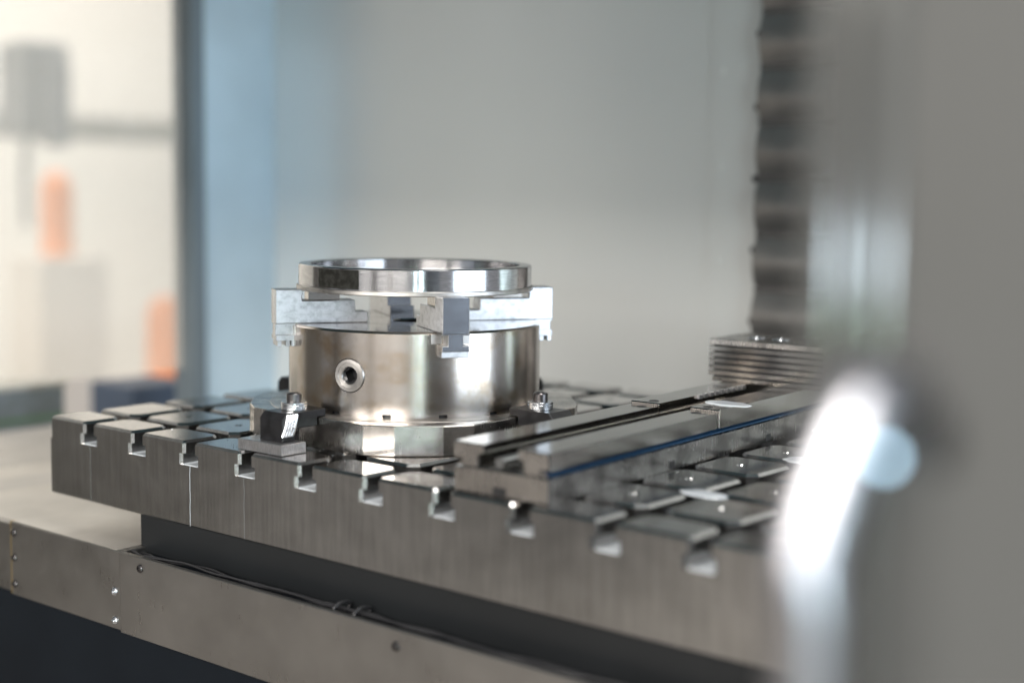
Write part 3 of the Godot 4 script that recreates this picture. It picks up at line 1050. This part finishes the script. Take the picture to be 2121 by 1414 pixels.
func bellows() -> void:
	var b := thing("bellows_cover", "tall dark bellows cover with folded segments before the back wall", "bellows", Vector3(4.27, 0, -10.6))
	var y := -1.3
	var h := 0.9
	for k in 13:
		var s := Shape.new()
		var nx := 14
		var ny := 10
		var w := 3.6
		var bulge := func(u: float, q: float) -> Vector3:
			var d := 0.16 * sin(PI * clampf(q, 0, 1)) * (0.55 + 0.45 * sin(u * PI * 1.5 + 0.4))
			return Vector3(u * w, y + 0.05 + q * (h - 0.1), 0.15 + d)
		for i in nx:
			for j in ny:
				var u0 := float(i) / nx
				var u1 := float(i + 1) / nx
				var q0 := float(j) / ny
				var q1 := float(j + 1) / ny
				var A: Vector3 = bulge.call(u0, q0)
				var B: Vector3 = bulge.call(u1, q0)
				var C: Vector3 = bulge.call(u1, q1)
				var D: Vector3 = bulge.call(u0, q1)
				var nn := func(u: float, q: float) -> Vector3:
					var e := 0.01
					var du: Vector3 = bulge.call(u + e, q) - bulge.call(u - e, q)
					var dq: Vector3 = bulge.call(u, minf(q + e, 1.0)) - bulge.call(u, maxf(q - e, 0.0))
					return du.cross(dq).normalized()
				var na: Vector3 = nn.call(u0, q0)
				var nb: Vector3 = nn.call(u1, q0)
				var nc: Vector3 = nn.call(u1, q1)
				var nd: Vector3 = nn.call(u0, q1)
				s.tri(A, B, C, na, nb, nc)
				s.tri(A, C, D, na, nc, nd)
		part("fold", s, mats.bellows, b)
		s = Shape.new()
		s.box(Vector3(0, y - 0.05, 0), Vector3(w, y + 0.05, 0.17), 0.02)
		part("fold_rib", s, mats.rib, b)
		y += h
	for k in 8:
		var s2 := Shape.new()
		s2.tube(PackedVector3Array([Vector3(-0.1, -0.3 + 1.17 * k, 0.1), Vector3(0.02, -0.3 + 1.17 * k, 0.1)]), 0.06, 12)
		part("edge_stud", s2, mats.black_oxide, b)
	var s3 := Shape.new()
	s3.box(Vector3(0, -1.5, -0.15), Vector3(3.6, 10.8, 0.0))
	part("backing", s3, mats.black_oxide, b)


func foreground() -> void:
	var d := thing("machine_door", "blurred grey steel machine door with a bent handle standing open in front of the table", "door", Vector3(13.71, 0, 5.2))
	var s := Shape.new()
	s.box(Vector3(0.09, -9, -0.07), Vector3(7.5, 9.5, 0.02))
	part("door_panel", s, mats.door, d)
	for x in [-0.075, 0.115]:
		s = Shape.new()
		s.lathe([Vector2(0.095, -9), Vector2(0.095, 9.5)], 48)
		part("edge_bead", s, mats.bead, d).position = Vector3(x, 0, 0) * S
	s = Shape.new()
	s.f = Transform3D(Basis(Vector3(1, 0, 0), Vector3(0, 0, 1), Vector3(0, -1, 0)), Vector3.ZERO)
	s.lathe([Vector2(0.07, 0.02), Vector2(0.07, 0.06), Vector2(0.05, 0.08), Vector2(0.0, 0.08)], 28)
	var bump := part("recess_shade_disc", s, mats.black, d)  # black disc put in for the shade of a recess in the panel
	bump.position = Vector3(0.43, 2.04, 0) * S
	bump.scale = Vector3(0.8, 1.7, 1)
	var pts := [Vector3(0.158, -1.6, 0.52), Vector3(0.158, 1.160, 0.520), Vector3(0.137, 1.511, 0.520), Vector3(0.133, 1.652, 0.500), Vector3(0.155, 1.811, 0.455), Vector3(0.185, 1.988, 0.395), Vector3(0.227, 2.149, 0.335), Vector3(0.255, 2.227, 0.280), Vector3(0.275, 2.245, 0.160), Vector3(0.239, 2.194, -0.030)]
	var path := PackedVector3Array()
	for i in pts.size() - 1:
		for j in 8:
			var p0: Vector3 = pts[maxi(i - 1, 0)]
			var p3: Vector3 = pts[mini(i + 2, pts.size() - 1)]
			path.append(pts[i].cubic_interpolate(pts[i + 1], p0, p3, j / 8.0))
	path.append(pts[pts.size() - 1])
	s = Shape.new()
	s.tube(path, 0.125, 32)
	var h := part("handle", s, mats.chrome, d)
	h.set_meta("label", "bent polished steel handle with a glaring white highlight")
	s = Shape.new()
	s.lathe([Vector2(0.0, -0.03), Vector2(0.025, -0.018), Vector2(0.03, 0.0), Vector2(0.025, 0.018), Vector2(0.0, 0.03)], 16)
	single("blue_glint_ball", s, glow(lin(0.42, 0.66, 0.85), 7.0), "small glowing ball for a pale blue glint beside the handle of the machine door", "light", Vector3(13.96, 1.965, 5.33))  # glowing ball put in for an out-of-focus highlight


func coolant_in_slots() -> void:
	var ends := ["outermost T slot at the corner", "second T slot from the table corner", "third T slot, above the long white drip", "T slot just before the aluminium bar", "T slot just past the aluminium bar", "T slot under the front of the fixture plate", "T slot nearest the vise, towards the chuck", "T slot under the front end of the vise", "first T slot past the vise", "T slot beside the blurred door"]
	for i in 10:
		var s := Shape.new()
		s.prism(cut_rect(-0.138, 0.138, -0.62, -0.004, [0.05, 0.09, 0.0, 0.03]), 0.0, 0.012, 0.004)
		single("coolant_film", s, mats.residue_wet, "milky coolant lying in the " + ends[i], "coolant", Vector3(FIRST + SLOT / 2 + i, -0.284, 0), 0.0, "milky coolant in the T slots")
	for q in [[2, 0.02, 0.0045, "long white coolant drip running down the front of the table"], [3, -0.01, 0.0008, "thin faint coolant drip below the slot before the aluminium bar"], [0, 0.03, 0.0006, "hair thin coolant drip below the outermost slot"]]:
		var path := PackedVector3Array()
		var f := noise(50 + q[0], 2.0, 3)
		for k in 26:
			var y := -0.28 - 0.72 * k / 25.0
			path.append(Vector3(FIRST + SLOT / 2 + q[0] + q[1] + 0.03 * f.get_noise_1d(y * 3.0) * exp(y * 2.0), y, 0.001))
		var s2 := Shape.new()
		s2.tube(path, q[2], 6)
		single("coolant_drip", s2, mats.residue, q[3], "drip", Vector3.ZERO, 0.0, "coolant drips on the table front")


func chips() -> void:
	var s := Shape.new()
	for k in 150:
		var p := Vector3(rng.randf_range(0.1, 11.4), 0.004, -rng.randf_range(0.05, 3.0))
		if k < 70:
			p = Vector3(rng.randf_range(2.4, 5.2), 0.004, -rng.randf_range(0.03, 0.75))
		if k > 110:
			var q := rng.randf() * TAU
			p = CHUCK + Vector3(cos(q) * 1.68, 0.362, sin(q) * 1.68)
		var l := rng.randf_range(0.006, 0.018)
		var a := rng.randf() * TAU
		var d := Vector3(cos(a), 0.25, sin(a)) * l
		var e := Vector3(-sin(a), 0.5, cos(a)) * l * 0.35
		s.quad(p, p + d, p + d + e, p + e, Vector3.UP)
		s.quad(p + d, p + d * 1.5 + Vector3.UP * l * 0.7, p + d * 1.4 + e + Vector3.UP * l * 0.7, p + d + e, Vector3.UP)
	var o := single("metal_chips", s, mats.zinc, "fine bright metal chips scattered over the machine table", "chips")
	o.set_meta("kind", "stuff")
	s = Shape.new()
	s.lathe([Vector2(0, 0), Vector2(0.05, 0.004), Vector2(0.062, 0.03), Vector2(0.05, 0.06), Vector2(0.03, 0.068), Vector2(0.012, 0.085), Vector2(0, 0.088)], 12)
	single("white_pellet", s, mats.coolant, "small white pellet lying on a table block near the blurred door", "pellet", Vector3(8.62, 0.002, -4.55))


func _ready() -> void:
	rng.seed = 4
	set_up_view()
	make_materials()
	lights()
	setting()
	table()
	fixture()
	spacers()
	clamps()
	vise()
	below()
	beyond()
	bellows()
	foreground()
	coolant_in_slots()
	chips()
	puddle(Vector3(8.86, 0, -1.62), 0.26, 0.14, 3, "milky coolant puddle by the hole of a table block beside the vise")
	puddle(Vector3(8.75, 0, -3.95), 0.27, 0.2, 8, "milky coolant puddle farther along the table beside the vise")
	puddle(Vector3(7.72, 0.535, -3.95), 0.3, 0.16, 12, "white coolant puddle on the far vise rail")
